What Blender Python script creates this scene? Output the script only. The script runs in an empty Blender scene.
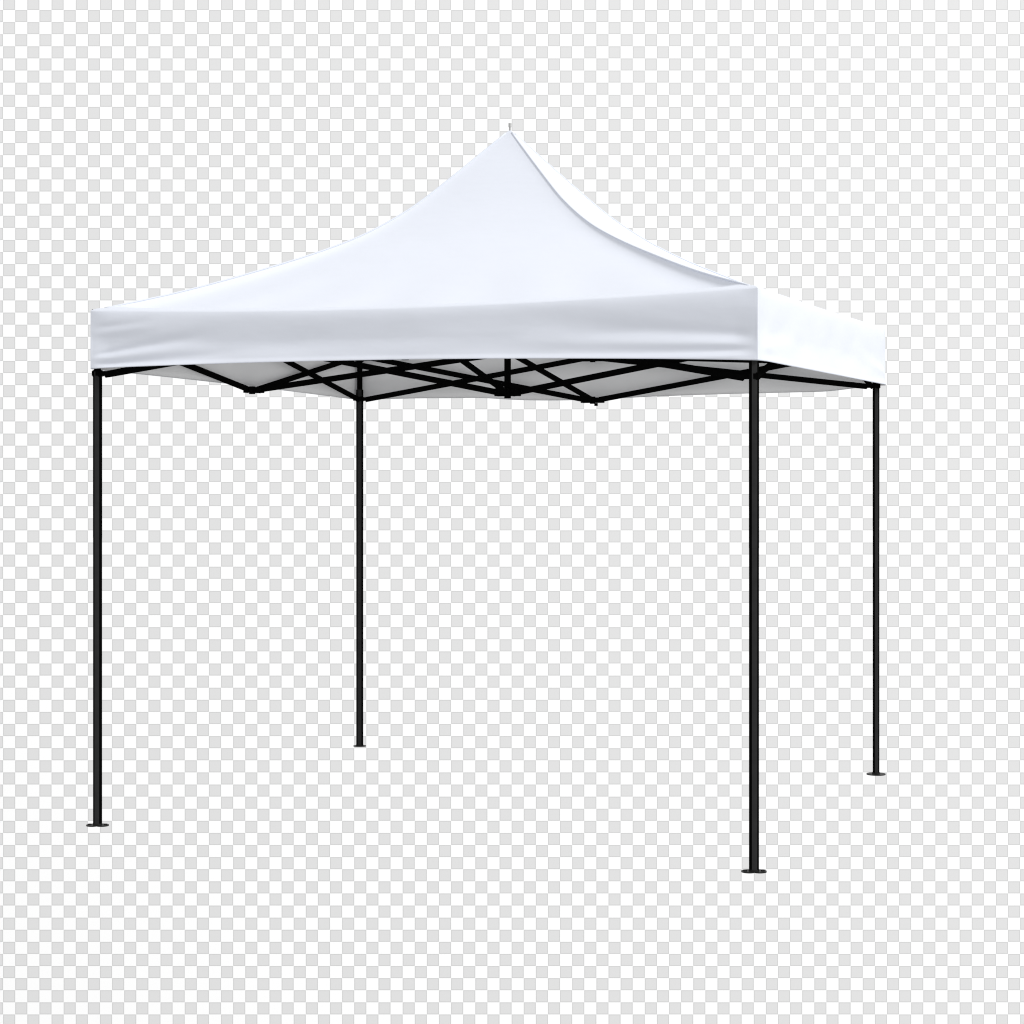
import bpy, bmesh, math
from mathutils import Vector, Matrix
C = bpy.context.scene.collection
SC = bpy.context.scene
PI = math.pi

# ------------------------------------------------------------ materials
def new_mat(name):
    m = bpy.data.materials.new(name); m.use_nodes = True
    nt = m.node_tree; nt.nodes.clear()
    return m, nt, nt.nodes, nt.links

def fabric_mat():
    m, nt, N, L = new_mat('coated_canopy_fabric')
    out = N.new('ShaderNodeOutputMaterial')
    geo = N.new('ShaderNodeNewGeometry'); tc = N.new('ShaderNodeTexCoord')
    # woven polyester, blueish white outside, neutral grey coating inside
    n1 = N.new('ShaderNodeTexNoise'); n1.inputs['Scale'].default_value = 3.0; n1.inputs['Detail'].default_value = 4
    L.new(tc.outputs['Object'], n1.inputs['Vector'])
    r1 = N.new('ShaderNodeMapRange'); r1.inputs['To Min'].default_value = .985; r1.inputs['To Max'].default_value = 1.015
    L.new(n1.outputs['Fac'], r1.inputs['Value'])
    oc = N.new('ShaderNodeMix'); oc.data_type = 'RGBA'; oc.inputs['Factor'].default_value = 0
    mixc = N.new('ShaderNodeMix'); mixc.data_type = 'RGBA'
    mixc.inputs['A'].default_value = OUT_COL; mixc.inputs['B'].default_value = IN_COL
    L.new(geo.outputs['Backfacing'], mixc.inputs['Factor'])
    mul = N.new('ShaderNodeVectorMath'); mul.operation = 'SCALE'
    L.new(mixc.outputs['Result'], mul.inputs[0]); L.new(r1.outputs['Result'], mul.inputs['Scale'])
    # fine weave and soft waviness in the bump
    n2 = N.new('ShaderNodeTexNoise'); n2.inputs['Scale'].default_value = 260.0; n2.inputs['Detail'].default_value = 2
    n3 = N.new('ShaderNodeTexNoise'); n3.inputs['Scale'].default_value = 5.0; n3.inputs['Detail'].default_value = 3; n3.inputs['Roughness'].default_value = .45
    mp = N.new('ShaderNodeMapping'); mp.inputs['Scale'].default_value = (.55, 1.0, 1.6)
    L.new(tc.outputs['Object'], mp.inputs['Vector']); L.new(mp.outputs['Vector'], n3.inputs['Vector'])
    L.new(tc.outputs['Object'], n2.inputs['Vector'])
    b2 = N.new('ShaderNodeBump'); b2.inputs['Strength'].default_value = .25; b2.inputs['Distance'].default_value = .0004
    L.new(n2.outputs['Fac'], b2.inputs['Height'])
    b3 = N.new('ShaderNodeBump'); b3.inputs['Strength'].default_value = .5; b3.inputs['Distance'].default_value = .012
    L.new(n3.outputs['Fac'], b3.inputs['Height']); L.new(b2.outputs['Normal'], b3.inputs['Normal'])
    p = N.new('ShaderNodeBsdfPrincipled'); p.inputs['Roughness'].default_value = .75
    p.inputs['Specular IOR Level'].default_value = .12
    L.new(mul.outputs['Vector'], p.inputs['Base Color']); L.new(b3.outputs['Normal'], p.inputs['Normal'])
    t = N.new('ShaderNodeBsdfTranslucent'); t.inputs['Color'].default_value = (.62, .63, .66, 1)
    mx = N.new('ShaderNodeMixShader'); mx.inputs['Fac'].default_value = TRANS
    L.new(p.outputs[0], mx.inputs[1]); L.new(t.outputs[0], mx.inputs[2]); L.new(mx.outputs[0], out.inputs['Surface'])
    return m

def plain_mat(name, col, rough=.5, metal=0., spec=.3, noise=.25, nscale=30.):
    m, nt, N, L = new_mat(name)
    out = N.new('ShaderNodeOutputMaterial'); p = N.new('ShaderNodeBsdfPrincipled')
    tc = N.new('ShaderNodeTexCoord'); n = N.new('ShaderNodeTexNoise'); n.inputs['Scale'].default_value = nscale; n.inputs['Detail'].default_value = 3
    L.new(tc.outputs['Object'], n.inputs['Vector'])
    r = N.new('ShaderNodeMapRange'); r.inputs['To Min'].default_value = 1-noise; r.inputs['To Max'].default_value = 1+noise
    L.new(n.outputs['Fac'], r.inputs['Value'])
    s = N.new('ShaderNodeVectorMath'); s.operation = 'SCALE'; s.inputs[0].default_value = col
    L.new(r.outputs['Result'], s.inputs['Scale']); L.new(s.outputs['Vector'], p.inputs['Base Color'])
    r2 = N.new('ShaderNodeMapRange'); r2.inputs['To Min'].default_value = rough-.06; r2.inputs['To Max'].default_value = rough+.06
    L.new(n.outputs['Fac'], r2.inputs['Value']); L.new(r2.outputs['Result'], p.inputs['Roughness'])
    p.inputs['Metallic'].default_value = metal; p.inputs['Specular IOR Level'].default_value = spec
    L.new(p.outputs[0], out.inputs['Surface'])
    return m

CELL = .13554
def backdrop_mat(du, dv):
    m, nt, N, L = new_mat('printed_checker_backdrop')
    out = N.new('ShaderNodeOutputMaterial'); p = N.new('ShaderNodeBsdfPrincipled')
    p.inputs['Roughness'].default_value = 1; p.inputs['Specular IOR Level'].default_value = 0
    tc = N.new('ShaderNodeTexCoord'); sep = N.new('ShaderNodeSeparateXYZ'); L.new(tc.outputs['Object'], sep.inputs[0])
    def M(op, a, b=None, clamp=False):
        n = N.new('ShaderNodeMath'); n.operation = op
        for i, v in enumerate((a, b)):
            if v is None: continue
            if isinstance(v, (int, float)): n.inputs[i].default_value = v
            else: L.new(v, n.inputs[i])
        return n.outputs[0]
    u = M('DIVIDE', M('SUBTRACT', sep.outputs['X'], du), CELL)
    v = M('DIVIDE', M('SUBTRACT', sep.outputs['Z'], dv), CELL*.9995)
    par = M('MODULO', M('ADD', M('FLOOR', u), M('ADD', M('FLOOR', v), 4000)), 2)     # 1 = white
    par = M('GREATER_THAN', par, .5)
    fu, fv = M('FRACT', u), M('FRACT', v)
    eu = M('MINIMUM', fu, M('SUBTRACT', 1, fu)); ev = M('MINIMUM', fv, M('SUBTRACT', 1, fv))
    edge = M('LESS_THAN', M('MINIMUM', eu, ev), .075)
    mg = N.new('ShaderNodeMix'); mg.data_type = 'RGBA'; mg.inputs['A'].default_value = (GREY,)*3+(1,); mg.inputs['B'].default_value = (GREY*.86,)*3+(1,)
    L.new(edge, mg.inputs['Factor'])
    mw = N.new('ShaderNodeMix'); mw.data_type = 'RGBA'; mw.inputs['B'].default_value = (.95, .95, .95, 1)
    L.new(par, mw.inputs['Factor']); L.new(mg.outputs['Result'], mw.inputs['A'])
    L.new(mw.outputs['Result'], p.inputs['Base Color']); L.new(p.outputs[0], out.inputs['Surface'])
    return m

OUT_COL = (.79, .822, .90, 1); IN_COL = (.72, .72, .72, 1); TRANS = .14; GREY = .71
FAB = fabric_mat()
BLACK = plain_mat('black_powder_coat', (.019, .019, .0195), .6, 0, .12)
PLASTIC_AND_SHADE = plain_mat('black_nylon_and_leg_shade', (.0025, .0025, .0025), .8, 0, 0)  # nylon of brackets and caps, also the painted shade on leg edges
FOOT = plain_mat('black_steel_plate', (.007, .007, .007), .5, 0, .2)
TRUSS = plain_mat('black_bar_coat', (.0025, .0025, .0025), .8, 0, 0)
STEEL = plain_mat('dull_grey_metal', (.42, .42, .41), .5, .2, .4, .1)

# ------------------------------------------------------------ helpers
def obj(name, bm, mat, parent=None, smooth=False, label=None, recalc=True):
    if recalc: bmesh.ops.recalc_face_normals(bm, faces=bm.faces)
    me = bpy.data.meshes.new(name); bm.to_mesh(me); bm.free()
    me.materials.append(mat)
    for f in me.polygons: f.use_smooth = smooth
    o = bpy.data.objects.new(name, me); C.objects.link(o)
    if parent: o.parent = parent
    if label: o['label'] = label
    return o

def prism(bm, pts, z0, z1, ch=0):
    """vertical extrusion of a closed xy outline"""
    lo = [bm.verts.new((x, y, z0)) for x, y in pts]; hi = [bm.verts.new((x, y, z1)) for x, y in pts]
    n = len(pts)
    for i in range(n): bm.faces.new((lo[i], lo[(i+1) % n], hi[(i+1) % n], hi[i]))
    bm.faces.new(hi); bm.faces.new(lo[::-1])

def cyl(bm, a, b, r, seg=16, r2=None):
    a, b = Vector(a), Vector(b); d = b-a
    q = d.to_track_quat('Z', 'Y').to_matrix()
    r2 = r if r2 is None else r2
    A = [bm.verts.new(a+q @ Vector((r*math.cos(2*PI*i/seg), r*math.sin(2*PI*i/seg), 0))) for i in range(seg)]
    B = [bm.verts.new(b+q @ Vector((r2*math.cos(2*PI*i/seg), r2*math.sin(2*PI*i/seg), 0))) for i in range(seg)]
    for i in range(seg): bm.faces.new((A[i], A[(i+1) % seg], B[(i+1) % seg], B[i]))
    bm.faces.new(A[::-1]); bm.faces.new(B)

def box(bm, c, sx, sy, sz, rz=0, bev=.002):
    b2 = bmesh.new(); bmesh.ops.create_cube(b2, size=1)
    bmesh.ops.scale(b2, vec=(sx, sy, sz), verts=b2.verts)
    if bev: bmesh.ops.bevel(b2, geom=b2.edges[:], offset=bev, segments=2, affect='EDGES')
    bmesh.ops.rotate(b2, matrix=Matrix.Rotation(rz, 3, 'Z'), verts=b2.verts)
    bmesh.ops.translate(b2, vec=c, verts=b2.verts)
    me = bpy.data.meshes.new('tmp'); b2.to_mesh(me); b2.free(); bm.from_mesh(me); bpy.data.meshes.remove(me)

def lerp(a, b, t): return a+(b-a)*t
def sm(a, b, x):
    t = min(1, max(0, (x-a)/(b-a))); return t*t*(3-2*t)
def interp(xs, ys, x):
    # monotone-ish Catmull-Rom
    n = len(xs)
    if x <= xs[0]: return ys[0]
    if x >= xs[-1]: return ys[-1]
    for i in range(n-1):
        if x <= xs[i+1]: break
    def sl(k):
        if k == 0: return (ys[1]-ys[0])/(xs[1]-xs[0])
        if k == n-1: return (ys[-1]-ys[-2])/(xs[-1]-xs[-2])
        return (ys[k+1]-ys[k-1])/(xs[k+1]-xs[k-1])
    h = xs[i+1]-xs[i]; t = (x-xs[i])/h
    return ((2*t**3-3*t*t+1)*ys[i]+(t**3-2*t*t+t)*h*sl(i)+(-2*t**3+3*t*t)*ys[i+1]+(t**3-t*t)*h*sl(i+1))

# ------------------------------------------------------------ the tent
tent = bpy.data.objects.new('canopy_tent', None); C.objects.link(tent)
tent['label'] = 'white pop-up canopy tent with peaked roof standing on four thin black legs'
tent['category'] = 'canopy tent'

NEAR, LEFT, RIGHT, BACK = (.011, .004), (-3.041, .049), (.009, 2.820), (-2.992, 2.899)
ORDER = [LEFT, NEAR, RIGHT, BACK]
# canopy corners (x, y, top z, bottom z), a few cm outside the legs
CORN = [(-3.058, .016, 2.328, 2.066), (.034, -.030, 2.347, 2.056), (.052, 2.850, 2.340, 2.045), (-3.018, 2.930, 2.335, 1.998)]
APEX = Vector((-1.545, 1.431, 3.276))
PS = [0, .054, .158, .258, .370, .486, .649, .822, 1.0]
PG = [0, .094, .274, .437, .576, .680, .797, .907, 1.0]
ER = .046
def inner(k):
    x, y, zt, zb = CORN[k]
    sx = 1 if x > APEX.x else -1; sy = 1 if y > APEX.y else -1
    return Vector((x-sx*ER, y-sy*ER, zt+ER*.36))
def eave_dip(k, t):      # the cloth edge sags a little between the corners
    return {0: -.030*math.sin(PI*t)**.9*(1.2-.05*t), 1: -.004*math.sin(PI*t), 2: -.014*math.sin(PI*t), 3: -.012*math.sin(PI*t)}[k]

NS, NT = 96, 120
def roof():
    bm = bmesh.new()
    for k in range(4):
        a, b = inner(k), inner((k+1) % 4)
        ca, cb = CORN[k], CORN[(k+1) % 4]
        A3, B3 = Vector(ca[:3]), Vector(cb[:3])
        side = (B3-A3); side.z = 0; sl = side.length; side.normalize()
        outw = Vector((side.y, -side.x, 0))
        rows = []
        for i in range(NS+1):
            s = (i/NS)**.9
            g = interp(PS, PG, s)
            row = []
            for j in range(NT+1):
                t = .5-.5*math.cos(PI*j/NT) if True else j/NT
                pa = Vector((lerp(APEX.x, a.x, s), lerp(APEX.y, a.y, s), APEX.z-(APEX.z-a.z)*g))
                pb = Vector((lerp(APEX.x, b.x, s), lerp(APEX.y, b.y, s), APEX.z-(APEX.z-b.z)*g))
                p = pa.lerp(pb, t)
                W = sl*s
                # cloth falls away quickly beside the raised hip seam, then spans nearly straight
                da, db = W*t, W*(1-t); d = min(da, db)
                drop = (.008+.025*sm(.05, .7, s))*(1-math.exp(-d/.028))*sm(0, .08, s)
                drop *= 1-sm(.92, 1, s)
                x = (2*t-1)
                sag = .035*math.sin(PI*min(1, s))**1.2*(1-x*x)
                p.z -= drop-sag*SAG
                # shallow folds fanning from the corners and running up from the eave
                fold = .0035*math.sin(11*t*PI+2.0*k+3*s)*sm(.55, .95, s)*(1-sm(.96, 1., s))
                p.z += fold
                p.z += eave_dip(k, t)*sm(.6, 1, s)
                row.append(bm.verts.new(p))
            rows.append(row)
        # soft roll-over at the eave
        for q in range(1, 8):
            an = (15+67*q/7)/180*PI
            row = []
            for j in range(NT+1):
                t = .5-.5*math.cos(PI*j/NT)
                pi_ = a.lerp(b, t); po = A3.lerp(B3, t)
                xy = pi_.lerp(po, math.sin(an)/math.sin(82/180*PI))
                z = lerp(a.z, b.z, t)-(ER*.36)*(1-math.cos(an))/(1-math.cos(82/180*PI))
                row.append(bm.verts.new((xy.x, xy.y, z+eave_dip(k, t))))
            rows.append(row)
        for i in range(len(rows)-1):
            for j in range(NT):
                f = (rows[i][j], rows[i+1][j], rows[i+1][j+1], rows[i][j+1])
                try: bm.faces.new(f)
                except ValueError: pass
    bmesh.ops.remove_doubles(bm, verts=bm.verts, dist=.0004)
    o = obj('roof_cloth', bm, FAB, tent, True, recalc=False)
    return o
SAG = .25
roof_o = roof()

def ridge(u, v, u0, v0, u1, v1, w0, w1, h):
    """a long soft fold from (u0,v0) to (u1,v1): u along the strip in m, v down in m"""
    dx, dy = u1-u0, v1-v0; L2 = dx*dx+dy*dy
    t = ((u-u0)*dx+(v-v0)*dy)/L2
    tt = min(1, max(0, t)); px, py = u0+dx*tt, v0+dy*tt
    d = math.hypot(u-px, v-py); w = lerp(w0, w1, tt)
    return h*math.exp(-(d/w)**2)*(sm(-.05, .12, t)*(1-sm(.6, 1.05, t)))

def valance(k, bow, label):
    bm = bmesh.new()
    ca, cb = CORN[k], CORN[(k+1) % 4]
    a, b = Vector((ca[0], ca[1], 0)), Vector((cb[0], cb[1], 0))
    side = b-a; W = side.length; side.normalize(); outw = Vector((side.y, -side.x, 0))
    NU, NV = 260, 48
    rows = []
    for i in range(NV+1):
        v = i/NV; row = []
        for j in range(NU+1):
            t = .5-.5*math.cos(PI*j/NU)
            zt = lerp(ca[2], cb[2], t)+eave_dip(k, t); zb = lerp(ca[3], cb[3], t)+bow(t)
            h = zt-zb; z = zt-h*v; vv = v*h; u = t*W
            ed = sm(-.02, .10, u)*sm(-.02, .10, W-u)*sm(0, .012, u)*sm(0, .012, W-u)
            # the strip leans in below the eave, then flares at the stiff hem
            lean = .018 if k in (0, 3) else .008
            o = lean*(sm(-.05, .70, 0)-sm(-.05, .70, v)) + .014*sm(.55, 1.0, v) + .006*sm(.90, 1.0, v)
            o += .0075*(1-math.exp(-vv/.020))
            if k == 0:
                o += ridge(u, vv, W+.02, .222, W-1.75, .105, .016, .080, .007)
                o -= ridge(u, vv, W+.02, .246, W-1.45, .178, .012, .050, .0075)
                o -= ridge(u, vv, W+.02, .190, W-1.00, .085, .016, .060, .006)
                o += ridge(u, vv, W+.02, .268, W-.80, .245, .009, .022, .004)
                o += ridge(u, vv, -.02, .222, .62, .125, .010, .032, .005)
                o -= ridge(u, vv, -.02, .205, .70, .080, .010, .038, .009)
                o -= ridge(u, vv, -.02, .246, .80, .175, .010, .032, .009)
                o += ridge(u, vv, -.02, .266, .70, .232, .009, .020, .005)
                o += ridge(u, vv, -.02, .110, .42, .050, .014, .030, .004)
                o -= ridge(u, vv, -.02, .080, .36, .035, .010, .022, .003)
            else:
                o += ridge(u, vv, .02, .240, .9, .16, .02, .05, .006)
                o += ridge(u, vv, W-.02, .235, W-.9, .15, .02, .05, .006)
            o += .0022*math.sin(5.1*u+k)*math.sin(PI*v)+.0012*math.sin(13*u+6*v+2*k)*math.sin(PI*v)
            p = lerp(a, b, t)+outw*(o*ed+.010*v*0)
            # corners splay out a little at the hem
            p += outw*0
            p.z = z
            row.append(bm.verts.new(p))
        rows.append(row)
    # turned hem: a second layer 12 mm deep folded inside
    row = []
    for j in range(NU+1):
        p = rows[-1][j].co - outw*.0035*sm(0, .1, (.5-.5*math.cos(PI*j/NU))*W)*sm(0, .1, (.5+.5*math.cos(PI*j/NU))*W); p.z += .0005
        row.append(bm.verts.new(p))
    rows.append(row)
    for i in range(len(rows)-1):
        for j in range(NU):
            bm.faces.new((rows[i][j], rows[i+1][j], rows[i+1][j+1], rows[i][j+1]))
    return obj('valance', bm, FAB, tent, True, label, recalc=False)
valance(0, lambda t: .023*math.sin(PI*t)**.8, 'shaded front valance with creases running in from both corners')
valance(1, lambda t: 0, 'bright smooth right-hand valance')
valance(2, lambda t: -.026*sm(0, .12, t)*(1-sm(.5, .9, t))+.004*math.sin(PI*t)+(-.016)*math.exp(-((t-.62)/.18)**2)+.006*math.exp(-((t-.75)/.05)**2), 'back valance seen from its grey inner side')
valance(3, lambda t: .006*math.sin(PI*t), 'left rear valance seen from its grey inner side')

# hip seams: doubled cloth tape standing on each ridge
def hip_seam(k):
    bm = bmesh.new(); a = inner(k); rings = []
    n = 70; seg = 8
    pts = []
    for i in range(n+1):
        s = lerp(.012, 1, i/n); g = interp(PS, PG, s)
        pts.append(Vector((lerp(APEX.x, a.x, s), lerp(APEX.y, a.y, s), APEX.z-(APEX.z-a.z)*g)))
    c = Vector(CORN[k][:3])
    for i, p in enumerate(pts):
        tan = (pts[min(n, i+1)]-pts[max(0, i-1)]).normalized()
        sd = tan.cross(Vector((0, 0, 1))).normalized(); up = sd.cross(tan)
        wide, high = .006, .004
        ring = [bm.verts.new(p+sd*wide*math.cos(2*PI*q/seg)+up*(high*math.sin(2*PI*q/seg)-.001)) for q in range(seg)]
        rings.append(ring)
    for i in range(n):
        for q in range(seg): bm.faces.new((rings[i][q], rings[i][(q+1) % seg], rings[i+1][(q+1) % seg], rings[i+1][q]))
    bm.faces.new(rings[0]); bm.faces.new(rings[-1][::-1])
    return obj('hip_seam', bm, FAB, roof_o, True)
for k in range(4): hip_seam(k)

# finial pin
bm = bmesh.new(); cyl(bm, (APEX.x, APEX.y, APEX.z-.02), (APEX.x, APEX.y, APEX.z+.028), .0055, 12)
cyl(bm, (APEX.x, APEX.y, APEX.z+.012), (APEX.x, APEX.y, APEX.z+.03), .0075, 12)
obj('finial_pin', bm, STEEL, tent)

# ------------------------------------------------------------ legs
LEGROT = Matrix.Rotation(math.radians(19.9), 2); LEGN = LEGROT @ Vector((0, 1))
def leg_profile(h, ch, g):
    """square tube with rounded corners and a shallow groove beside each corner, shaped to darken the edges"""
    pts = []
    for q in range(4):
        R = Matrix.Rotation(q*PI/2, 2)
        for x, y in ((h, -h*.56), (h+.0006, 0), (h, h*.56), (h*.84, h*.60), (h*.82, h*.78), (h*.78, h*.82), (h*.60, h*.84)):
            pts.append(tuple(LEGROT @ R @ Vector((x, y))))
    return pts

def foot_shape(kind):
    pts = []
    for i in range(48):
        a = 2*PI*i/48
        if kind == 'lobed':   # two round ears with a waist between them
            r = .021+.0305*abs(math.cos(a))**.9
        elif kind == 'oval': r = .0500
        else: r = .027+.010*abs(math.cos(a))**2
        pts.append((r*math.cos(a), r*math.sin(a)))
    return pts
SLZ = [2.045, 1.992, 2.040, 1.999]      # height of the sliding bracket on each leg
TOPZ = [2.240, 2.235, 2.235, 2.240]     # height of the fixed corner bracket
for k, (x, y) in enumerate(ORDER):
    hw = [.0187, .0190, .0160, .0196][k]
    bm = bmesh.new(); prism(bm, [(x+p, y+q) for p, q in leg_profile(hw, .004, .0035)], -.002, 1.30)
    prism(bm, [(x+p, y+q) for p, q in leg_profile(hw+.0004, .004, .0035)], 1.30, 2.055)
    prism(bm, [(x+p, y+q) for p, q in leg_profile(.0150, .004, .0035)], 2.055, 2.33)
    leg = obj('leg', bm, BLACK, tent)
    # edge shade put into the colour: all but the front and back ribs darker
    leg.data.materials.append(PLASTIC_AND_SHADE)
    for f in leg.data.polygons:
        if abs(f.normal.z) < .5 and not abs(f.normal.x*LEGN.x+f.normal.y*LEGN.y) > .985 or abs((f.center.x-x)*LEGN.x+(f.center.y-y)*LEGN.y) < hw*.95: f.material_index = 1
    bm = bmesh.new()
    kind = ['lobed', 'lobed', 'oval', 'small'][k]
    sh = foot_shape(kind); ang = math.radians(20); R = Matrix.Rotation(ang, 2)
    pts = [(x+(R @ Vector(p)).x, y+(R @ Vector(p)).y) for p in sh]
    prism(bm, pts, -.008, -.003)
    cyl(bm, (x, y, -.0035), (x, y, .004), .022, 20, .021)
    if kind == 'lobed':
        for s in (-1, 1):
            e = R @ Vector((s*.036, 0)); cyl(bm, (x+e.x, y+e.y, -.0035), (x+e.x, y+e.y, .001), .0085, 14)
    obj('foot_plate', bm, FOOT, leg)
    # corner bracket at the top and sliding bracket below it, each with two ears toward its neighbours
    def ears(z, hgt, name, sz):
        bm = bmesh.new(); box(bm, (x, y, z), sz, sz, hgt, 0, .004)
        for o in (ORDER[(k+1) % 4], ORDER[(k-1) % 4]):
            d = Vector((o[0]-x, o[1]-y)).normalized(); an = math.atan2(d.y, d.x)
            nin = Vector((-d.y, d.x))
            if nin.dot(Vector((APEX.x-x, APEX.y-y))) < 0: nin = -nin
            for e in (-.0085, .0235):
                box(bm, (x+d.x*.042+nin.x*e, y+d.y*.042+nin.y*e, z), .060, .004, hgt*.72, an, .0015)
            c = (x+d.x*.055, y+d.y*.055)
            cyl(bm, (c[0]-nin.x*.012, c[1]-nin.y*.012, z), (c[0]+nin.x*.028, c[1]+nin.y*.028, z), .007, 10)
        return obj(name, bm, PLASTIC_AND_SHADE, tent)
    ears(SLZ[k]+.002, .030, 'slider_bracket', .041)
    ears(TOPZ[k], .05, 'corner_bracket', .040)
    bm = bmesh.new(); box(bm, (x, y, 2.333), .042, .042, .010, 0, .003); obj('leg_cap', bm, PLASTIC_AND_SHADE, leg)

# ------------------------------------------------------------ scissor truss
def V2(k): return Vector((ORDER[k][0], ORDER[k][1]))
MID = [  # along side k -> k+1: fraction, low z, top z
    (.498, 2.108, 2.245), (.490, 2.112, 2.245), (.526, 1.985, 2.212), (.470, 2.018, 2.245)]
CEN = Vector((-1.556, 1.427)); CLOW, CTOP = 1.985, 2.175

def bar(p, q, off, w=.012, h=.030, name='truss_bar'):
    p, q = Vector(p), Vector(q); d = q-p; L_ = d.length; d.normalize()
    sd = d.cross(Vector((0, 0, 1))).normalized(); up = sd.cross(d)
    bm = bmesh.new(); box(bm, (0, 0, 0), L_+.024, w, h, 0, .003)
    M = Matrix((d, sd, up)).transposed().to_4x4(); M.translation = (p+q)/2+sd*off
    bmesh.ops.transform(bm, matrix=M, verts=bm.verts)
    # rivets at both ends and in the middle
    for c in (p, (p+q)/2, q):
        c = c+sd*off; cyl(bm, c-sd*(w/2+.003), c+sd*(w/2+.003), .0065, 10)
    return obj(name, bm, TRUSS, tent)

def bracket(x, y, z, hgt, dirs, name, knob=False):
    bm = bmesh.new(); box(bm, (x, y, z), .040, .040, hgt, 0, .008)
    if knob: cyl(bm, (x+.02, y, z-hgt/2-.012), (x+.02, y, z-hgt/2+.004), .010, 12)
    for d in dirs:
        an = math.atan2(d.y, d.x)
        for s in (-1, 1):
            nrm = Vector((-d.y, d.x))*s*.0165
            box(bm, (x+d.x*.036+nrm.x, y+d.y*.036+nrm.y, z), .056, .005, hgt*.75, an, .0015)
        c = (x+d.x*.048, y+d.y*.048); n2 = Vector((-d.y, d.x))*.023
        cyl(bm, (c[0]-n2.x*.78, c[1]-n2.y*.78, z), (c[0]+n2.x*.78, c[1]+n2.y*.78, z), .007, 10)
    return obj(name, bm, PLASTIC_AND_SHADE, tent)

cdirs = []
for k in range(4):
    a, b = V2(k), V2((k+1) % 4); f, zl, zt = MID[k]
    m = a.lerp(b, f); d = (b-a).normalized(); toc = (CEN-m).normalized(); cdirs.append(-toc)
    def at(P, Q, e): v = (Q-P).normalized()*e; return P+v
    for (P, kk, dd) in ((a, k, d), (b, (k+1) % 4, -d)):
        p0 = P+dd*.055; m0 = m-dd*.048
        nin = Vector((-d.y, d.x)); sg = 1 if (dd-d).length < .1 else -1
        for z0_, z1_, off in ((TOPZ[kk], zl, .0005), (SLZ[kk], zt, .0145)):
            q0, q1 = p0+nin*off, m0+nin*off
            bar((q0.x, q0.y, z0_), (q1.x, q1.y, z1_), 0)
    bracket(m.x, m.y, zl-.004, .040, (d, -d, toc), 'joint_bracket', k == 2)
    bracket(m.x, m.y, zt, .040, (d, -d, toc), 'joint_bracket')
    p0 = m+toc*.048; c0 = CEN-toc*.050
    if k != 2: bar((p0.x, p0.y, zt), (c0.x, c0.y, CLOW), .0075)
    bar((p0.x, p0.y, zl), (c0.x, c0.y, CTOP), -.0075)
bracket(CEN.x, CEN.y, CLOW, .052, cdirs, 'centre_hub')
bracket(CEN.x, CEN.y, CTOP, .040, cdirs, 'centre_hub')
bm = bmesh.new(); cyl(bm, (CEN.x, CEN.y, CLOW-.030), (CEN.x, CEN.y, 2.75), .0165, 16)
cyl(bm, (CEN.x, CEN.y, 2.75), (APEX.x, APEX.y, 3.20), .0105, 16); cyl(bm, (APEX.x, APEX.y, 3.20), (APEX.x, APEX.y, 3.255), .026, 16, .012)
obj('centre_pole', bm, TRUSS, tent)

# ------------------------------------------------------------ camera
F, CX, CY = 2143.9, 499.84, 455.84
CAM = Vector((1.9963, -8.4861, 1.6727)); YAW = -.3477
cam = bpy.data.cameras.new('camera'); co = bpy.data.objects.new('camera', cam); C.objects.link(co)
co.location = CAM; co.rotation_euler = (PI/2, 0, -YAW)
cam.sensor_width = 36; cam.lens = F/1024*36
cam.shift_x = (512-CX)/1024; cam.shift_y = (CY-512)/1024; cam.clip_end = 500
SC.camera = co

# ------------------------------------------------------------ checkered backdrop, 12 m behind the tent
DB = 24.0
fw = Vector((math.sin(YAW), math.cos(YAW), 0)); rt = Vector((math.cos(YAW), -math.sin(YAW), 0))
bm = bmesh.new()
bmesh.ops.create_cube(bm, size=1); bmesh.ops.scale(bm, vec=(40, .04, 26), verts=bm.verts)
bmesh.ops.translate(bm, vec=(0, .02, 0), verts=bm.verts)
du = (3.1-CX)*DB/F; dv = -(10.0-CY)*DB/F
bd = obj('backdrop', bm, backdrop_mat(du, dv))
bd.location = CAM+fw*DB; bd.rotation_euler = (0, 0, -YAW)
bd['kind'] = 'structure'; bd['label'] = 'flat backdrop printed with small white and light grey checks'

# ------------------------------------------------------------ light
w = bpy.data.worlds.new('World'); SC.world = w; w.use_nodes = True
w.node_tree.nodes['Background'].inputs['Color'].default_value = (1, 1, 1, 1)
w.node_tree.nodes['Background'].inputs['Strength'].default_value = WS = .72
def lamp(az_right, el, X, size, dist=90):
    """studio lamp: azimuth measured to the right of the line from the tent to the camera"""
    back = -fw
    h = (back*math.cos(az_right)+rt*math.sin(az_right)).normalized()
    d = h*math.cos(el)+Vector((0, 0, 1))*math.sin(el)
    l = bpy.data.lights.new('studio_lamp', 'AREA'); l.shape = 'DISK'; l.size = size
    l.energy = PI*PI*dist*dist*X
    o = bpy.data.objects.new('studio_lamp', l); C.objects.link(o)
    o.location = Vector((-1.5, 1.4, 1.6))+d*dist
    o.rotation_euler = d.to_track_quat('Z', 'Y').to_euler()
    return o
lamp(math.radians(53.6), math.radians(37.8), .80, 22)

# ------------------------------------------------------------ render settings
SC.render.engine = 'CYCLES'
SC.view_settings.view_transform = 'Standard'; SC.view_settings.look = 'None'
SC.view_settings.exposure = 0; SC.view_settings.gamma = 1
SC.cycles.filter_width = 1.15; SC.cycles.max_bounces = 10; SC.cycles.diffuse_bounces = 6; SC.cycles.transmission_bounces = 6
SC.render.resolution_x = 1024; SC.render.resolution_y = 1024
